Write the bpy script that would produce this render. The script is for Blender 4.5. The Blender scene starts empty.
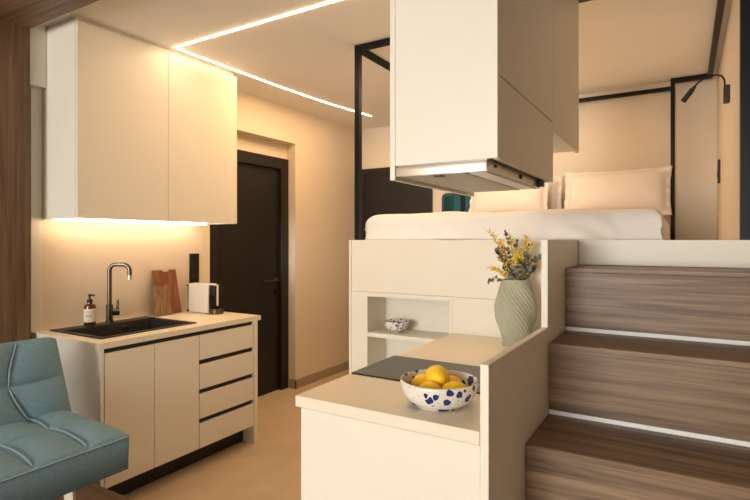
import bpy, bmesh, math, random
from mathutils import Vector, Matrix, noise
random.seed(7)
C = bpy.context.scene.collection
SC = bpy.context.scene
PI = math.pi

# ---------------------------------------------------------------- camera
EYE = 1.439
cam_d = bpy.data.cameras.new('camera'); cam = bpy.data.objects.new('camera', cam_d); C.objects.link(cam)
cam.location = (0, 0, EYE)
cam.rotation_euler = (PI/2, 0, math.radians(30.976))
cam_d.sensor_width = 36; cam_d.lens = 517.2/750*36
cam_d.shift_y = -(250-240.2)/750
cam_d.clip_start = 0.02
SC.camera = cam

# ---------------------------------------------------------------- world, exposure, daylight
w = bpy.data.worlds.new('world'); SC.world = w; w.use_nodes = True
w.node_tree.nodes['Background'].inputs[0].default_value = (0.85, 0.93, 1.0, 1)
w.node_tree.nodes['Background'].inputs[1].default_value = 1.0
SC.view_settings.view_transform = 'Standard'; SC.view_settings.look = 'None'
SC.view_settings.gamma = 1; SC.view_settings.use_curve_mapping = False
SC.view_settings.exposure = 0.42

def area(name, loc, rot, sx, sy, power, col):
    l = bpy.data.lights.new(name, 'AREA'); l.shape = 'RECTANGLE'; l.size = sx; l.size_y = sy
    l.energy = power; l.color = col
    o = bpy.data.objects.new(name, l); C.objects.link(o); o.location = loc; o.rotation_euler = rot
    return o
WARM = (1.0, 0.60, 0.27)
area('window_daylight', (-1.6, -5.72, 1.5), (PI/2, 0, 0), 2.4, 2.1, 238, (0.98, 0.985, 0.95))
area('bed_fill', (-1.15, 3.7, 2.69), (0, 0, 0), 0.6, 0.9, 8.5, (1.0, 0.70, 0.43))  # added warm fill brightening the bed end, hidden behind the hanging cabinets
area('hall_fill', (-2.55, 3.3, 2.69), (0, 0, 0), 0.3, 1.0, 10, WARM)  # added warm fill for hall and kitchen fronts, no fixture here

# ---------------------------------------------------------------- materials
def mat(name, col, rough=0.5, metal=0.0, spec=0.5, emit=None, strength=0, bump=0, bscale=200, vary=0.0, vscale=3.0, coat=0, trans=0, ior=1.45):
    m = bpy.data.materials.new(name); m.use_nodes = True
    nt = m.node_tree; b = nt.nodes['Principled BSDF']
    b.inputs['Base Color'].default_value = (*col, 1)
    b.inputs['Roughness'].default_value = rough; b.inputs['Metallic'].default_value = metal
    b.inputs['Specular IOR Level'].default_value = spec
    b.inputs['Coat Weight'].default_value = coat
    b.inputs['Transmission Weight'].default_value = trans; b.inputs['IOR'].default_value = ior
    if emit:
        b.inputs['Emission Color'].default_value = (*emit, 1); b.inputs['Emission Strength'].default_value = strength
    tc = None
    if bump or vary:
        tc = nt.nodes.new('ShaderNodeTexCoord')
    if bump:
        n = nt.nodes.new('ShaderNodeTexNoise'); n.inputs['Scale'].default_value = bscale; n.inputs['Detail'].default_value = 3
        nt.links.new(tc.outputs['Object'], n.inputs['Vector'])
        bp = nt.nodes.new('ShaderNodeBump'); bp.inputs['Strength'].default_value = bump; bp.inputs['Distance'].default_value = 0.002
        nt.links.new(n.outputs['Fac'], bp.inputs['Height']); nt.links.new(bp.outputs['Normal'], b.inputs['Normal'])
    if vary:
        n = nt.nodes.new('ShaderNodeTexNoise'); n.inputs['Scale'].default_value = vscale; n.inputs['Detail'].default_value = 5
        nt.links.new(tc.outputs['Object'], n.inputs['Vector'])
        r = nt.nodes.new('ShaderNodeValToRGB')
        r.color_ramp.elements[0].position = 0.3; r.color_ramp.elements[1].position = 0.7
        r.color_ramp.elements[0].color = (*[c*(1-vary) for c in col], 1)
        r.color_ramp.elements[1].color = (*[min(1, c*(1+vary)) for c in col], 1)
        nt.links.new(n.outputs['Fac'], r.inputs['Fac']); nt.links.new(r.outputs['Color'], b.inputs['Base Color'])
    return m

def wood(name, dark, mid, light, axis='X', scale=1.0, rough=0.45):
    """grain runs along the given axis"""
    m = bpy.data.materials.new(name); m.use_nodes = True
    nt = m.node_tree; N = nt.nodes.new; L = nt.links.new; b = nt.nodes['Principled BSDF']
    tc = N('ShaderNodeTexCoord'); mp = N('ShaderNodeMapping'); L(tc.outputs['Object'], mp.inputs['Vector'])
    lo, hi = 0.9*scale, 22*scale
    mp.inputs['Scale'].default_value = {'X': (lo, hi, hi), 'Y': (hi, lo, hi), 'Z': (hi, hi, lo)}[axis]
    n1 = N('ShaderNodeTexNoise'); n1.inputs['Scale'].default_value = 1.6; n1.inputs['Detail'].default_value = 6; n1.inputs['Distortion'].default_value = 0.7
    L(mp.outputs['Vector'], n1.inputs['Vector'])
    mp2 = N('ShaderNodeMapping'); L(tc.outputs['Object'], mp2.inputs['Vector'])
    lo, hi = 4*scale, 170*scale
    mp2.inputs['Scale'].default_value = {'X': (lo, hi, hi), 'Y': (hi, lo, hi), 'Z': (hi, hi, lo)}[axis]
    n2 = N('ShaderNodeTexNoise'); n2.inputs['Scale'].default_value = 1.0; n2.inputs['Detail'].default_value = 3
    L(mp2.outputs['Vector'], n2.inputs['Vector'])
    mx = N('ShaderNodeMath'); mx.operation = 'MULTIPLY_ADD'; mx.inputs[1].default_value = 0.33
    L(n2.outputs['Fac'], mx.inputs[0]); L(n1.outputs['Fac'], mx.inputs[2])
    r = N('ShaderNodeValToRGB'); L(mx.outputs[0], r.inputs['Fac'])
    e = r.color_ramp.elements
    e[0].position = 0.50; e[0].color = (*dark, 1); e[1].position = 0.93; e[1].color = (*light, 1)
    k = e.new(0.70); k.color = (*mid, 1)
    L(r.outputs['Color'], b.inputs['Base Color'])
    b.inputs['Roughness'].default_value = rough
    bp = N('ShaderNodeBump'); bp.inputs['Strength'].default_value = 0.12; bp.inputs['Distance'].default_value = 0.001
    L(n2.outputs['Fac'], bp.inputs['Height']); L(bp.outputs['Normal'], b.inputs['Normal'])
    return m

def splatter(name, scale=30, thr=0.33):
    m = bpy.data.materials.new(name); m.use_nodes = True
    nt = m.node_tree; N = nt.nodes.new; L = nt.links.new; b = nt.nodes['Principled BSDF']
    tc = N('ShaderNodeTexCoord')
    ns = N('ShaderNodeTexNoise'); ns.inputs['Scale'].default_value = scale*1.4; L(tc.outputs['Object'], ns.inputs['Vector'])
    ma = N('ShaderNodeVectorMath'); ma.operation = 'MULTIPLY_ADD'; ma.inputs[1].default_value = (0.016,)*3
    L(ns.outputs['Color'], ma.inputs[0]); L(tc.outputs['Object'], ma.inputs[2])
    v = N('ShaderNodeTexVoronoi'); v.inputs['Scale'].default_value = scale; L(ma.outputs[0], v.inputs['Vector'])
    sep = N('ShaderNodeSeparateColor'); L(v.outputs['Color'], sep.inputs['Color'])
    mul = N('ShaderNodeMath'); mul.operation = 'MULTIPLY'; mul.inputs[1].default_value = thr*1.6
    L(sep.outputs['Red'], mul.inputs[0])
    lt = N('ShaderNodeMath'); lt.operation = 'LESS_THAN'; L(v.outputs['Distance'], lt.inputs[0]); L(mul.outputs[0], lt.inputs[1])
    v2 = N('ShaderNodeTexVoronoi'); v2.inputs['Scale'].default_value = scale*3.2; L(tc.outputs['Object'], v2.inputs['Vector'])
    sp2 = N('ShaderNodeSeparateColor'); L(v2.outputs['Color'], sp2.inputs['Color'])
    m2 = N('ShaderNodeMath'); m2.operation = 'MULTIPLY_ADD'; m2.inputs[1].default_value = 0.6; m2.inputs[2].default_value = -0.32
    L(sp2.outputs['Green'], m2.inputs[0])
    l2 = N('ShaderNodeMath'); l2.operation = 'LESS_THAN'; L(v2.outputs['Distance'], l2.inputs[0]); L(m2.outputs[0], l2.inputs[1])
    mxx = N('ShaderNodeMath'); mxx.operation = 'MAXIMUM'; L(lt.outputs[0], mxx.inputs[0]); L(l2.outputs[0], mxx.inputs[1])
    mix = N('ShaderNodeMix'); mix.data_type = 'RGBA'
    mix.inputs['A'].default_value = (0.80, 0.76, 0.68, 1); mix.inputs['B'].default_value = (0.012, 0.03, 0.20, 1)
    L(mxx.outputs[0], mix.inputs['Factor']); L(mix.outputs['Result'], b.inputs['Base Color'])
    b.inputs['Roughness'].default_value = 0.22; b.inputs['Coat Weight'].default_value = 0.4
    return m

M = {}
M['lam'] = mat('cream_laminate', (0.80, 0.745, 0.635), 0.42, bump=0.05, bscale=900)
M['edge'] = mat('pale_edge_band', (0.81, 0.765, 0.665), 0.4)
M['top'] = mat('cream_worktop', (0.80, 0.72, 0.59), 0.38, bump=0.04, bscale=700)
M['wall'] = mat('warm_white_plaster', (0.77, 0.665, 0.53), 0.85, bump=0.15, bscale=260)
M['ceil'] = mat('white_plaster', (0.88, 0.84, 0.78), 0.9, bump=0.08, bscale=260)
M['floor'] = mat('sand_floor_tile', (0.60, 0.46, 0.32), 0.5, vary=0.07, vscale=5, bump=0.1, bscale=90)
M['base'] = mat('taupe_skirting', (0.40, 0.31, 0.22), 0.55, vary=0.06, vscale=30)
M['black'] = mat('matt_black', (0.010, 0.009, 0.008), 0.5)
M['blackmetal'] = mat('black_steel', (0.004, 0.004, 0.004), 0.4, metal=0.0, spec=0.25, bump=0.05, bscale=300)
M['door'] = mat('dark_brown_door', (0.009, 0.007, 0.006), 0.45)
M['casing'] = mat('dark_door_casing', (0.012, 0.009, 0.007), 0.4)
M['sink'] = mat('black_granite', (0.022, 0.020, 0.018), 0.42, vary=0.3, vscale=500)
M['hob'] = mat('grey_black_glass', (0.024, 0.024, 0.020), 0.28, spec=0.35)
M['steel'] = mat('polished_steel', (0.82, 0.81, 0.79), 0.16, metal=1)
M['satin'] = mat('satin_steel', (0.62, 0.60, 0.57), 0.35, metal=1)
M['filter'] = mat('grey_metal_filter', (0.52, 0.49, 0.44), 0.5, metal=0.5)
M['lens'] = mat('frosted_lens', (0.86, 0.85, 0.80), 0.3)
M['profile'] = mat('white_aluminium', (0.86, 0.87, 0.86), 0.4)
M['led'] = mat('warm_led', (1, 0.9, 0.75), 0.5, emit=(1.0, 0.70, 0.42), strength=19)
M['led2'] = mat('warm_led_under_cabinet', (1, 0.9, 0.75), 0.5, emit=(1.0, 0.72, 0.46), strength=14)
M['handle'] = mat('dark_bronze_handle', (0.05, 0.04, 0.03), 0.4, metal=0.5)
M['gun'] = mat('gunmetal_brass', (0.13, 0.11, 0.09), 0.25, metal=1)
W_STAIR = ((0.10, 0.053, 0.026), (0.215, 0.131, 0.073), (0.32, 0.208, 0.126))
M['woodx'] = wood('walnut_grain_across', *W_STAIR, axis='X')
M['woodz'] = wood('walnut_grain_upright', (0.075, 0.037, 0.018), (0.145, 0.078, 0.041), (0.22, 0.128, 0.072), axis='Z')
M['woodp'] = wood('walnut_floor_boards', (0.09, 0.045, 0.02), (0.15, 0.08, 0.04), (0.2, 0.11, 0.06), axis='X')
M['oak'] = wood('brown_chopping_wood', (0.16, 0.055, 0.016), (0.28, 0.105, 0.035), (0.38, 0.16, 0.06), axis='Z', scale=2, rough=0.5)
M['oak2'] = wood('light_chopping_wood', (0.17, 0.085, 0.035), (0.30, 0.165, 0.075), (0.42, 0.25, 0.13), axis='Z', scale=2, rough=0.5)
M['fabric'] = mat('blue_grey_weave', (0.19, 0.32, 0.41), 0.9, spec=0.2, bump=0.5, bscale=420, vary=0.16, vscale=160)
M['piping'] = mat('blue_grey_piping', (0.25, 0.39, 0.48), 0.85, spec=0.2)
M['linen'] = mat('white_linen', (0.84, 0.80, 0.76), 0.9, spec=0.2, bump=0.1, bscale=300)
M['sheet'] = mat('beige_sheet', (0.66, 0.52, 0.37), 0.9, spec=0.2)
M['pillow'] = mat('blush_linen', (0.76, 0.675, 0.60), 0.9, spec=0.2, bump=0.1, bscale=300)
M['vase'] = mat('sage_ceramic', (0.41, 0.41, 0.31), 0.6)
M['lemon'] = mat('lemon_peel', (0.95, 0.60, 0.02), 0.38, bump=0.35, bscale=260, vary=0.05, vscale=25)
M['lemontip'] = mat('lemon_tip', (0.42, 0.36, 0.05), 0.6)
M['euc'] = mat('eucalyptus_leaf', (0.17, 0.18, 0.15), 0.55, vary=0.35, vscale=40)
M['stem'] = mat('green_stem', (0.14, 0.17, 0.05), 0.6)
M['mim'] = mat('mimosa_blossom', (0.95, 0.62, 0.02), 0.8)
M['mimleaf'] = mat('mimosa_leaf', (0.34, 0.36, 0.09), 0.6)
M['amber'] = mat('amber_glass', (0.10, 0.022, 0.006), 0.1, coat=0.5)
M['label'] = mat('cream_label', (0.75, 0.70, 0.55), 0.6)
M['ink'] = mat('grey_ink', (0.22, 0.20, 0.16), 0.6)
M['whitep'] = mat('white_plastic', (0.66, 0.62, 0.56), 0.35)
M['clear'] = mat('smoky_clear_plastic', (0.75, 0.7, 0.6), 0.08, trans=0.85)
M['teal'] = mat('teal_frame', (0.006, 0.07, 0.11), 0.3)
M['tealmirror'] = mat('teal_tinted_mirror', (0.03, 0.12, 0.16), 0.06, metal=1)
M['bowl'] = splatter('blue_splatter_glaze', 36, 0.42)
M['bowl2'] = splatter('blue_spot_glaze', 62, 0.36)

# ---------------------------------------------------------------- helpers
def B(): return bmesh.new()
def box(bm, x0, x1, y0, y1, z0, z1, bev=0.0, seg=2):
    r = bmesh.ops.create_cube(bm, size=1)
    vs = r['verts']
    for v in vs:
        v.co = Vector(((x0+x1)/2+v.co.x*(x1-x0), (y0+y1)/2+v.co.y*(y1-y0), (z0+z1)/2+v.co.z*(z1-z0)))
    if bev:
        es = list({e for v in vs for e in v.link_edges})
        bmesh.ops.bevel(bm, geom=es, offset=bev, segments=seg, affect='EDGES', profile=0.5)
    return bm
def prism(bm, pts, axis, a, b, bev=0.0):
    """polygon pts extruded on axis from a to b; pts are the two other coordinates in order"""
    def P(p, c):
        return Vector((c, p[0], p[1])) if axis == 'X' else Vector((p[0], c, p[1])) if axis == 'Y' else Vector((p[0], p[1], c))
    v1 = [bm.verts.new(P(p, a)) for p in pts]; v2 = [bm.verts.new(P(p, b)) for p in pts]
    n = len(pts); fs = [bm.faces.new(v1), bm.faces.new(v2[::-1])]
    for i in range(n): fs.append(bm.faces.new((v1[i], v2[i], v2[(i+1) % n], v1[(i+1) % n])))
    bmesh.ops.recalc_face_normals(bm, faces=fs)
    if bev:
        es = list({e for f in fs for e in f.edges})
        bmesh.ops.bevel(bm, geom=es, offset=bev, segments=2, affect='EDGES')
    return bm
def tube(bm, pts, r, seg=12, cap=True):
    pts = [Vector(p) for p in pts]; n = len(pts)
    rr = r if isinstance(r, (list, tuple)) else [r]*n
    rings = []; up = None
    for i, p in enumerate(pts):
        t = (pts[min(i+1, n-1)]-pts[max(i-1, 0)]).normalized()
        if up is None:
            up = Vector((0, 0, 1)) if abs(t.z) < 0.9 else Vector((1, 0, 0))
        s = t.cross(up).normalized(); up = s.cross(t).normalized()
        rings.append([bm.verts.new(p+(s*math.cos(a)+up*math.sin(a))*rr[i]) for a in [2*PI*k/seg for k in range(seg)]])
    for i in range(n-1):
        for k in range(seg):
            bm.faces.new((rings[i][k], rings[i][(k+1) % seg], rings[i+1][(k+1) % seg], rings[i+1][k]))
    if cap:
        bm.faces.new(rings[0][::-1]); bm.faces.new(rings[-1])
    bmesh.ops.recalc_face_normals(bm, faces=bm.faces)
    return bm
def lathe(bm, prof, c, seg=40, mod=None):
    """prof: (r, z) list; r=0 ends closed"""
    rings = []
    for (r, z) in prof:
        if r <= 1e-6: rings.append([bm.verts.new((c[0], c[1], c[2]+z))]); continue
        ring = []
        for k in range(seg):
            a = 2*PI*k/seg; q = r*(mod(a, z) if mod else 1)
            ring.append(bm.verts.new((c[0]+q*math.cos(a), c[1]+q*math.sin(a), c[2]+z)))
        rings.append(ring)
    for i in range(len(rings)-1):
        A, D = rings[i], rings[i+1]
        for k in range(seg):
            k2 = (k+1) % seg
            if len(A) == 1 and len(D) == 1: continue
            if len(A) == 1: bm.faces.new((A[0], D[k2], D[k]))
            elif len(D) == 1: bm.faces.new((A[k], A[k2], D[0]))
            else: bm.faces.new((A[k], A[k2], D[k2], D[k]))
    bmesh.ops.recalc_face_normals(bm, faces=bm.faces)
    return bm
def arc(c, r, a0, a1, n, ux, uy):
    return [Vector(c)+Vector(ux)*r*math.cos(a0+(a1-a0)*i/n)+Vector(uy)*r*math.sin(a0+(a1-a0)*i/n) for i in range(n+1)]

def tag(o, label=None, cat=None, group=None, kind=None):
    if label: o['label'] = label
    if cat: o['category'] = cat
    if group: o['group'] = group
    if kind: o['kind'] = kind
    return o
ORG = {}
def thing(name, loc, label, cat, group=None):
    o = bpy.data.objects.new(name, None); C.objects.link(o); o.location = loc; o.empty_display_size = 0.05
    ORG[o] = Vector(loc)
    return tag(o, label, cat, group)
def obj(name, bm, m, parent=None, smooth=False, base=None, label=None):
    """world-space bmesh -> object; child meshes are stored relative to the thing's base"""
    off = ORG[parent] if parent is not None else Vector(base) if base is not None else Vector((0, 0, 0))
    bmesh.ops.translate(bm, verts=bm.verts, vec=-off)
    me = bpy.data.meshes.new(name); bm.to_mesh(me); bm.free()
    if smooth:
        me.polygons.foreach_set('use_smooth', [True]*len(me.polygons))
        if smooth != 'all':
            me.set_sharp_from_angle(angle=math.radians(40))
    me.materials.append(m)
    o = bpy.data.objects.new(name, me); C.objects.link(o)
    if parent is not None: o.parent = parent; ORG[o] = off
    else: o.location = off
    if label: o['label'] = label
    return o
def struct(name, bm, m): return tag(obj(name, bm, m), kind='structure')
def rot(bm, ang, c, axis='Z', verts=None):
    bmesh.ops.rotate(bm, verts=verts or bm.verts, cent=c, matrix=Matrix.Rotation(ang, 3, axis)); return bm

# ---------------------------------------------------------------- the setting
CEIL = 2.705
XL = -3.30          # kitchen wall
XH = -3.24          # hall wall beyond the door
YB = 4.78           # rear wall behind bed and hall
XR = 0.208           # wall beside the bed
XS = 0.66           # wall beside the stairs
YN = -5.5
struct('floor', box(B(), XL-0.1, XS+0.1, YN, 5.1, -0.08, 0), M['floor'])
struct('ceiling', box(B(), XL-0.2, XS+0.1, YN, 5.1, CEIL, CEIL+0.1), M['ceil'])
bm = B(); box(bm, XL-0.2, XL, YN, 2.90, 0, CEIL)
struct('wall_kitchen', bm, M['wall'])
bm = B()
box(bm, XL-0.2, XL-0.05, 2.90, 3.90, 2.20, CEIL)
box(bm, XL-0.06, XH, 2.90, 3.90, 2.372, CEIL)
box(bm, XL-0.2, XH, 3.90, 5.0, 0, CEIL)
struct('wall_left', bm, M['wall'])
struct('wall_back', box(B(), -1.735, XS+0.1, YB, 5.1, 0, CEIL), M['wall'])
YH = 5.0
struct('wall_hall_end', box(B(), XL-0.2, -1.735, YH, YH+0.1, 0, CEIL), M['wall'])
struct('wall_right', box(B(), XR, XS+0.1, 2.85, YB, 0, CEIL), M['wall'])
struct('wall_stairs', box(B(), XS, XS+0.1, YN, 2.85, 0, CEIL), M['wall'])
# wall behind the camera, with the wide window the daylight comes through
bm = B()
box(bm, XL, -2.85, YN-0.1, YN, 0, CEIL); box(bm, -0.35, XS, YN-0.1, YN, 0, CEIL)
box(bm, -2.85, -0.35, YN-0.1, YN, 0, 0.40); box(bm, -2.85, -0.35, YN-0.1, YN, 2.60, CEIL)
struct('wall_rear', bm, M['wall'])
# skirting of the hall wall
bm = B(); box(bm, XH, XH+0.014, 3.886, YH, 0, 0.088, 0.002); box(bm, XL-0.05, XH+0.014, 3.886, 3.90, 0, 0.088, 0.002)
struct('baseboard_left', bm, M['base'])
struct('baseboard_back', box(B(), -2.27, -1.90, YH-0.014, YH, 0, 0.088, 0.002), M['base'])
# raised timber floor under the sofa, timber portal (post lining + beam)
struct('floor_platform', box(B(), XL, -1.25, YN, 1.505, 0, 0.215, 0.003), M['woodp'])
struct('trim_1', box(B(), XL, -3.222, 0.2, 1.525, 0.215, 2.652), M['woodz'])
struct('trim_2', box(B(), XL, XS, 0.2, 1.525, 2.652, CEIL), M['woodx'])
struct('trim_shade_added', box(B(), XS-0.07, XS, -2.5, 1.425, 0.475, 2.652), M['woodz'])  # unseen dark lining, added to cut light bouncing onto the right-hand faces
# white filler between timber portal and wall cabinet
bm = B(); box(bm, XL, -3.245, 1.525, 1.622, 2.34, CEIL)
struct('trim_3', bm, M['edge'])
struct('trim_4', box(B(), XL, -3.285, 1.56, 1.622, 0.9, 2.34), M['edge'])
# light splashback panel behind the worktop
struct('trim_5', box(B(), XL, XL+0.008, 1.60, 2.83, 0.90, 1.563), M['wall'])

# left door in its niche
d = tag(obj('door_1', box(B(), XL-0.09, XL-0.055, 3.00, 3.79, 0.005, 2.12), M['door'], base=(XL-0.07, 3.4, 0)), kind='structure')
ORG[d] = Vector((XL-0.07, 3.4, 0))
bm = B()
box(bm, XL-0.1, XL-0.02, 2.90, 3.00, 0, 2.225, 0.003); box(bm, XL-0.1, XL-0.02, 3.79, 3.892, 0, 2.225, 0.003)
box(bm, XL-0.1, XL-0.02, 3.00, 3.79, 2.12, 2.225, 0.003)
obj('door_casing', bm, M['casing'], d)
bm = B()
box(bm, XL-0.056, XL-0.045, 3.71, 3.76, 1.035, 1.085, 0.003)
tube(bm, [(XL-0.05, 3.735, 1.06), (XL-0.005, 3.735, 1.06)], 0.009)
tube(bm, [(XL-0.008, 3.74, 1.06), (XL-0.008, 3.53, 1.06)], 0.009)
obj('door_handle', bm, M['handle'], d, True)
bm = B(); box(bm, XL-0.056, XL-0.047, 3.715, 3.755, 0.93, 0.97, 0.003)
obj('keyhole_plate', bm, M['blackmetal'], d)
# hall-end door, dark, behind the canopy post
d = tag(obj('door_2', box(B(), -3.13, -2.36, YH-0.02, YH, 0.005, 2.18), M['door'], base=(-2.75, YH, 0)), kind='structure')
ORG[d] = Vector((-2.75, YH, 0))
bm = B()
box(bm, -3.19, -3.13, YH-0.035, YH, 0, 2.245, 0.002); box(bm, -2.36, -2.29, YH-0.035, YH, 0, 2.245, 0.002); box(bm, -3.13, -2.36, YH-0.035, YH, 2.18, 2.245, 0.002)
obj('door_casing', bm, M['casing'], d)
bm = B(); box(bm, -3.115, -3.075, YH-0.03, YH-0.02, 0.96, 1.16, 0.003)
tube(bm, [(-3.095, YH-0.02, 1.06), (-3.095, YH-0.07, 1.06)], 0.009); tube(bm, [(-3.10, YH-0.068, 1.06), (-2.97, YH-0.068, 1.06)], 0.009)
obj('door_handle', bm, M['handle'], d, True)

# recessed light line in the ceiling
def ceil_pt(u, v):
    t = (CEIL-EYE)*517.2/(240.2-v); a = (u-375)/517.2
    return (t*(a*0.8574-0.5147), t*(a*0.5147+0.8574))
LL = [(-2.872, 2.235), (-2.870, 2.75), (-2.862, 3.3), (-2.835, 3.8), (-2.78, 4.25), (-2.745, 4.5)]
hw = 0.003
t = thing('ceiling_light_line', (-2.9, 2.24, CEIL), 'warm glowing LED line bent at a right angle across the ceiling', 'light strip')
bm = B()
def ribbon(bm, pts, hw, z0, z1):
    L_, R_ = [], []
    for i, p in enumerate(pts):
        a = Vector(pts[max(i-1, 0)]); b = Vector(pts[min(i+1, len(pts)-1)]); tt = (b-a).normalized(); n = Vector((-tt.y, tt.x))
        L_.append(Vector(p)+n*hw); R_.append(Vector(p)-n*hw)
    vs = [[bm.verts.new((q.x, q.y, z)) for q in (l, r) for z in (z0, z1)] for l, r in zip(L_, R_)]
    for A, D in zip(vs, vs[1:]):
        for i, j in ((0, 1), (1, 3), (3, 2), (2, 0)): bm.faces.new((A[i], A[j], D[j], D[i]))
    bm.faces.new((vs[0][0], vs[0][1], vs[0][3], vs[0][2])); bm.faces.new((vs[-1][0], vs[-1][1], vs[-1][3], vs[-1][2]))
    bmesh.ops.recalc_face_normals(bm, faces=bm.faces)
ribbon(bm, LL, hw, CEIL-0.006, CEIL)
obj('diffuser', bm, M['led'], t)
area('light_line_glow', (-2.850, 3.65, CEIL-0.012), (0, 0, 0), 0.012, 1.5, 3.0, (1.0, 0.70, 0.42))
area('light_line_glow', (-1.88, 2.235, CEIL-0.012), (0, 0, 0), 1.90, 0.012, 5.0, (1.0, 0.70, 0.42))
bm = B(); box(bm, -2.872-hw, -0.88, 2.235-2*hw, 2.235, CEIL-0.006, CEIL)
obj('diffuser', bm, M['led'], t)

# ---------------------------------------------------------------- kitchen base units
XF = -2.612   # door fronts
def front(y0, y1, z0, z1): return box(B(), XF-0.018, XF, y0+0.0015, y1-0.0015, z0, z1, 0.001, 1)
def handle_channel(y0, y1, z0, z1):
    return box(B(), XF-0.045, XF-0.02, y0, y1, z0, z1)
t = thing('sink_cabinet', (-2.95, 1.90, 0), 'cream two-door base cabinet under the black sink', 'cabinet')
bm = B()
box(bm, XL+0.003, XF-0.05, 1.595, 1.61, 0.125, 0.69); box(bm, XL+0.003, XF-0.05, 2.197, 2.212, 0.125, 0.70); box(bm, XL+0.003, XF-0.05, 1.61, 2.197, 0.125, 0.14)
obj('carcass', bm, M['lam'], t)
obj('door', front(1.596, 1.894, 0.132, 0.842), M['lam'], t)
obj('door', front(1.894, 2.212, 0.132, 0.842), M['lam'], t)
obj('grip_channel', handle_channel(1.596, 2.212, 0.835, 0.868), M['black'], t, label='black recessed grip channel')
obj('toe_kick', box(B(), -2.735, -2.72, 1.596, 2.212, 0, 0.125), M['black'], t, label='black toe kick')
t = thing('drawer_cabinet', (-2.95, 2.45, 0), 'cream four-drawer base cabinet with black grip gaps', 'cabinet')
bm = B()
box(bm, XL, XF-0.05, 2.214, 2.229, 0.125, 0.70); box(bm, XL, XF-0.05, 2.674, 2.689, 0.125, 0.868); box(bm, XL, XF-0.05, 2.229, 2.674, 0.125, 0.14)
obj('carcass', bm, M['lam'], t)
gaps = [(0.842, 0.868)]
for z0, z1 in ((0.686, 0.842), (0.501, 0.656), (0.317, 0.471), (0.132, 0.287)):
    f = obj('drawer', front(2.214, 2.690, z0, z1), M['lam'], t)
    obj('grip_channel', box(B(), XF-0.045, XF-0.02, 2.215, 2.689, z1-0.006, z1+0.031), M['black'], f, label='black recessed grip channel')
obj('toe_kick', box(B(), -2.735, -2.72, 2.214, 2.69, 0, 0.125), M['black'], t, label='black toe kick')
tag(obj('end_panel', box(B(), XL, -2.612, 1.572, 1.593, 0, 0.868, 0.001, 1), M['edge'], base=(-2.95, 1.58, 0)), 'cream end panel of the kitchen run beside the sofa', 'panel')
tag(obj('end_panel', box(B(), XL, -2.612, 2.695, 2.728, 0, 0.868, 0.001, 1), M['edge'], base=(-2.95, 2.71, 0)), 'cream end panel of the kitchen run beside the dark door', 'panel')
# worktop with the sink cut-out
SX0, SX1, SY0, SY1 = -3.245, -2.718, 1.64, 2.285
bm = B()
for (x0, x1, y0, y1) in ((SX1-0.01, -2.612, 1.565, 2.760), (XL, SX0+0.01, 1.565, 2.760), (SX0+0.01, SX1-0.01, 1.565, SY0+0.01), (SX0+0.01, SX1-0.01, SY1-0.01, 2.760)):
    box(bm, x0, x1, y0, y1, 0.868, 0.90)
bmesh.ops.remove_doubles(bm, verts=bm.verts, dist=1e-5)
tag(obj('worktop', bm, M['top'], base=(-2.95, 2.1, 0.868)), 'cream kitchen worktop carrying the black sink and coffee machine', 'worktop')

# sink
t = thing('kitchen_sink', (-2.98, 1.96, 0.90), 'black granite inset sink with one large bowl', 'sink')
bx0, bx1, by0, by1 = -3.135, -2.752, 1.675, 2.245
zr = 0.907
bm = B()
def ringface(bm, o, i, zo, zi):
    vo = [bm.verts.new((x, y, zo)) for x, y in o]; vi = [bm.verts.new((x, y, zi)) for x, y in i]
    for k in range(4): bm.faces.new((vo[k], vo[(k+1) % 4], vi[(k+1) % 4], vi[k]))
    return vo, vi
R4 = lambda x0, x1, y0, y1: [(x0, y0), (x1, y0), (x1, y1), (x0, y1)]
o1 = R4(SX0, SX1, SY0, SY1); i1 = R4(bx0, bx1, by0, by1); i2 = R4(bx0+0.02, bx1-0.02, by0+0.02, by1-0.03)
ringface(bm, o1, o1, 0.90, zr); ringface(bm, o1, i1, zr, zr); ringface(bm, i1, i2, zr, 0.715)
vv = [bm.verts.new((x, y, 0.715)) for x, y in i2]; bm.faces.new(vv)
o3 = R4(bx0-0.006, bx1+0.006, by0-0.006, by1+0.006); o4 = R4(bx0+0.014, bx1-0.014, by0+0.014, by1-0.024)
ringface(bm, o3, o4, 0.899, 0.707); vv = [bm.verts.new((x, y, 0.707)) for x, y in o4]; bm.faces.new(vv)
ringface(bm, o1, o3, 0.90, 0.899)
bmesh.ops.remove_doubles(bm, verts=bm.verts, dist=1e-5); bmesh.ops.recalc_face_normals(bm, faces=bm.faces)
es = [e for e in bm.edges if len(e.link_faces) == 2 and all(v.co.z > 0.7149 for v in e.verts) and e.calc_face_angle(0) > 0.6]
bmesh.ops.bevel(bm, geom=es, offset=0.006, segments=2, affect='EDGES')
obj('basin', bm, M['sink'], t, True)
bm = B(); ox = -3.126
pts = [(ox, 2.05+0.016*math.cos(a), 0.868+0.016*math.sin(a)) for a in [2*PI*k/24 for k in range(25)]]
tube(bm, pts, 0.0032, 8, False); tube(bm, [(ox-0.004, 2.05, 0.868), (ox+0.004, 2.05, 0.868)], 0.006)
obj('overflow_ring', bm, M['gun'], t, True, label='small metal overflow ring')
bm = B(); lathe(bm, [(0, 0), (0.045, 0), (0.045, 0.004), (0.03, 0.006), (0, 0.003)], (-2.95, 1.95, 0.7155), 28)
obj('drain', bm, M['gun'], t, True)
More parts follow.
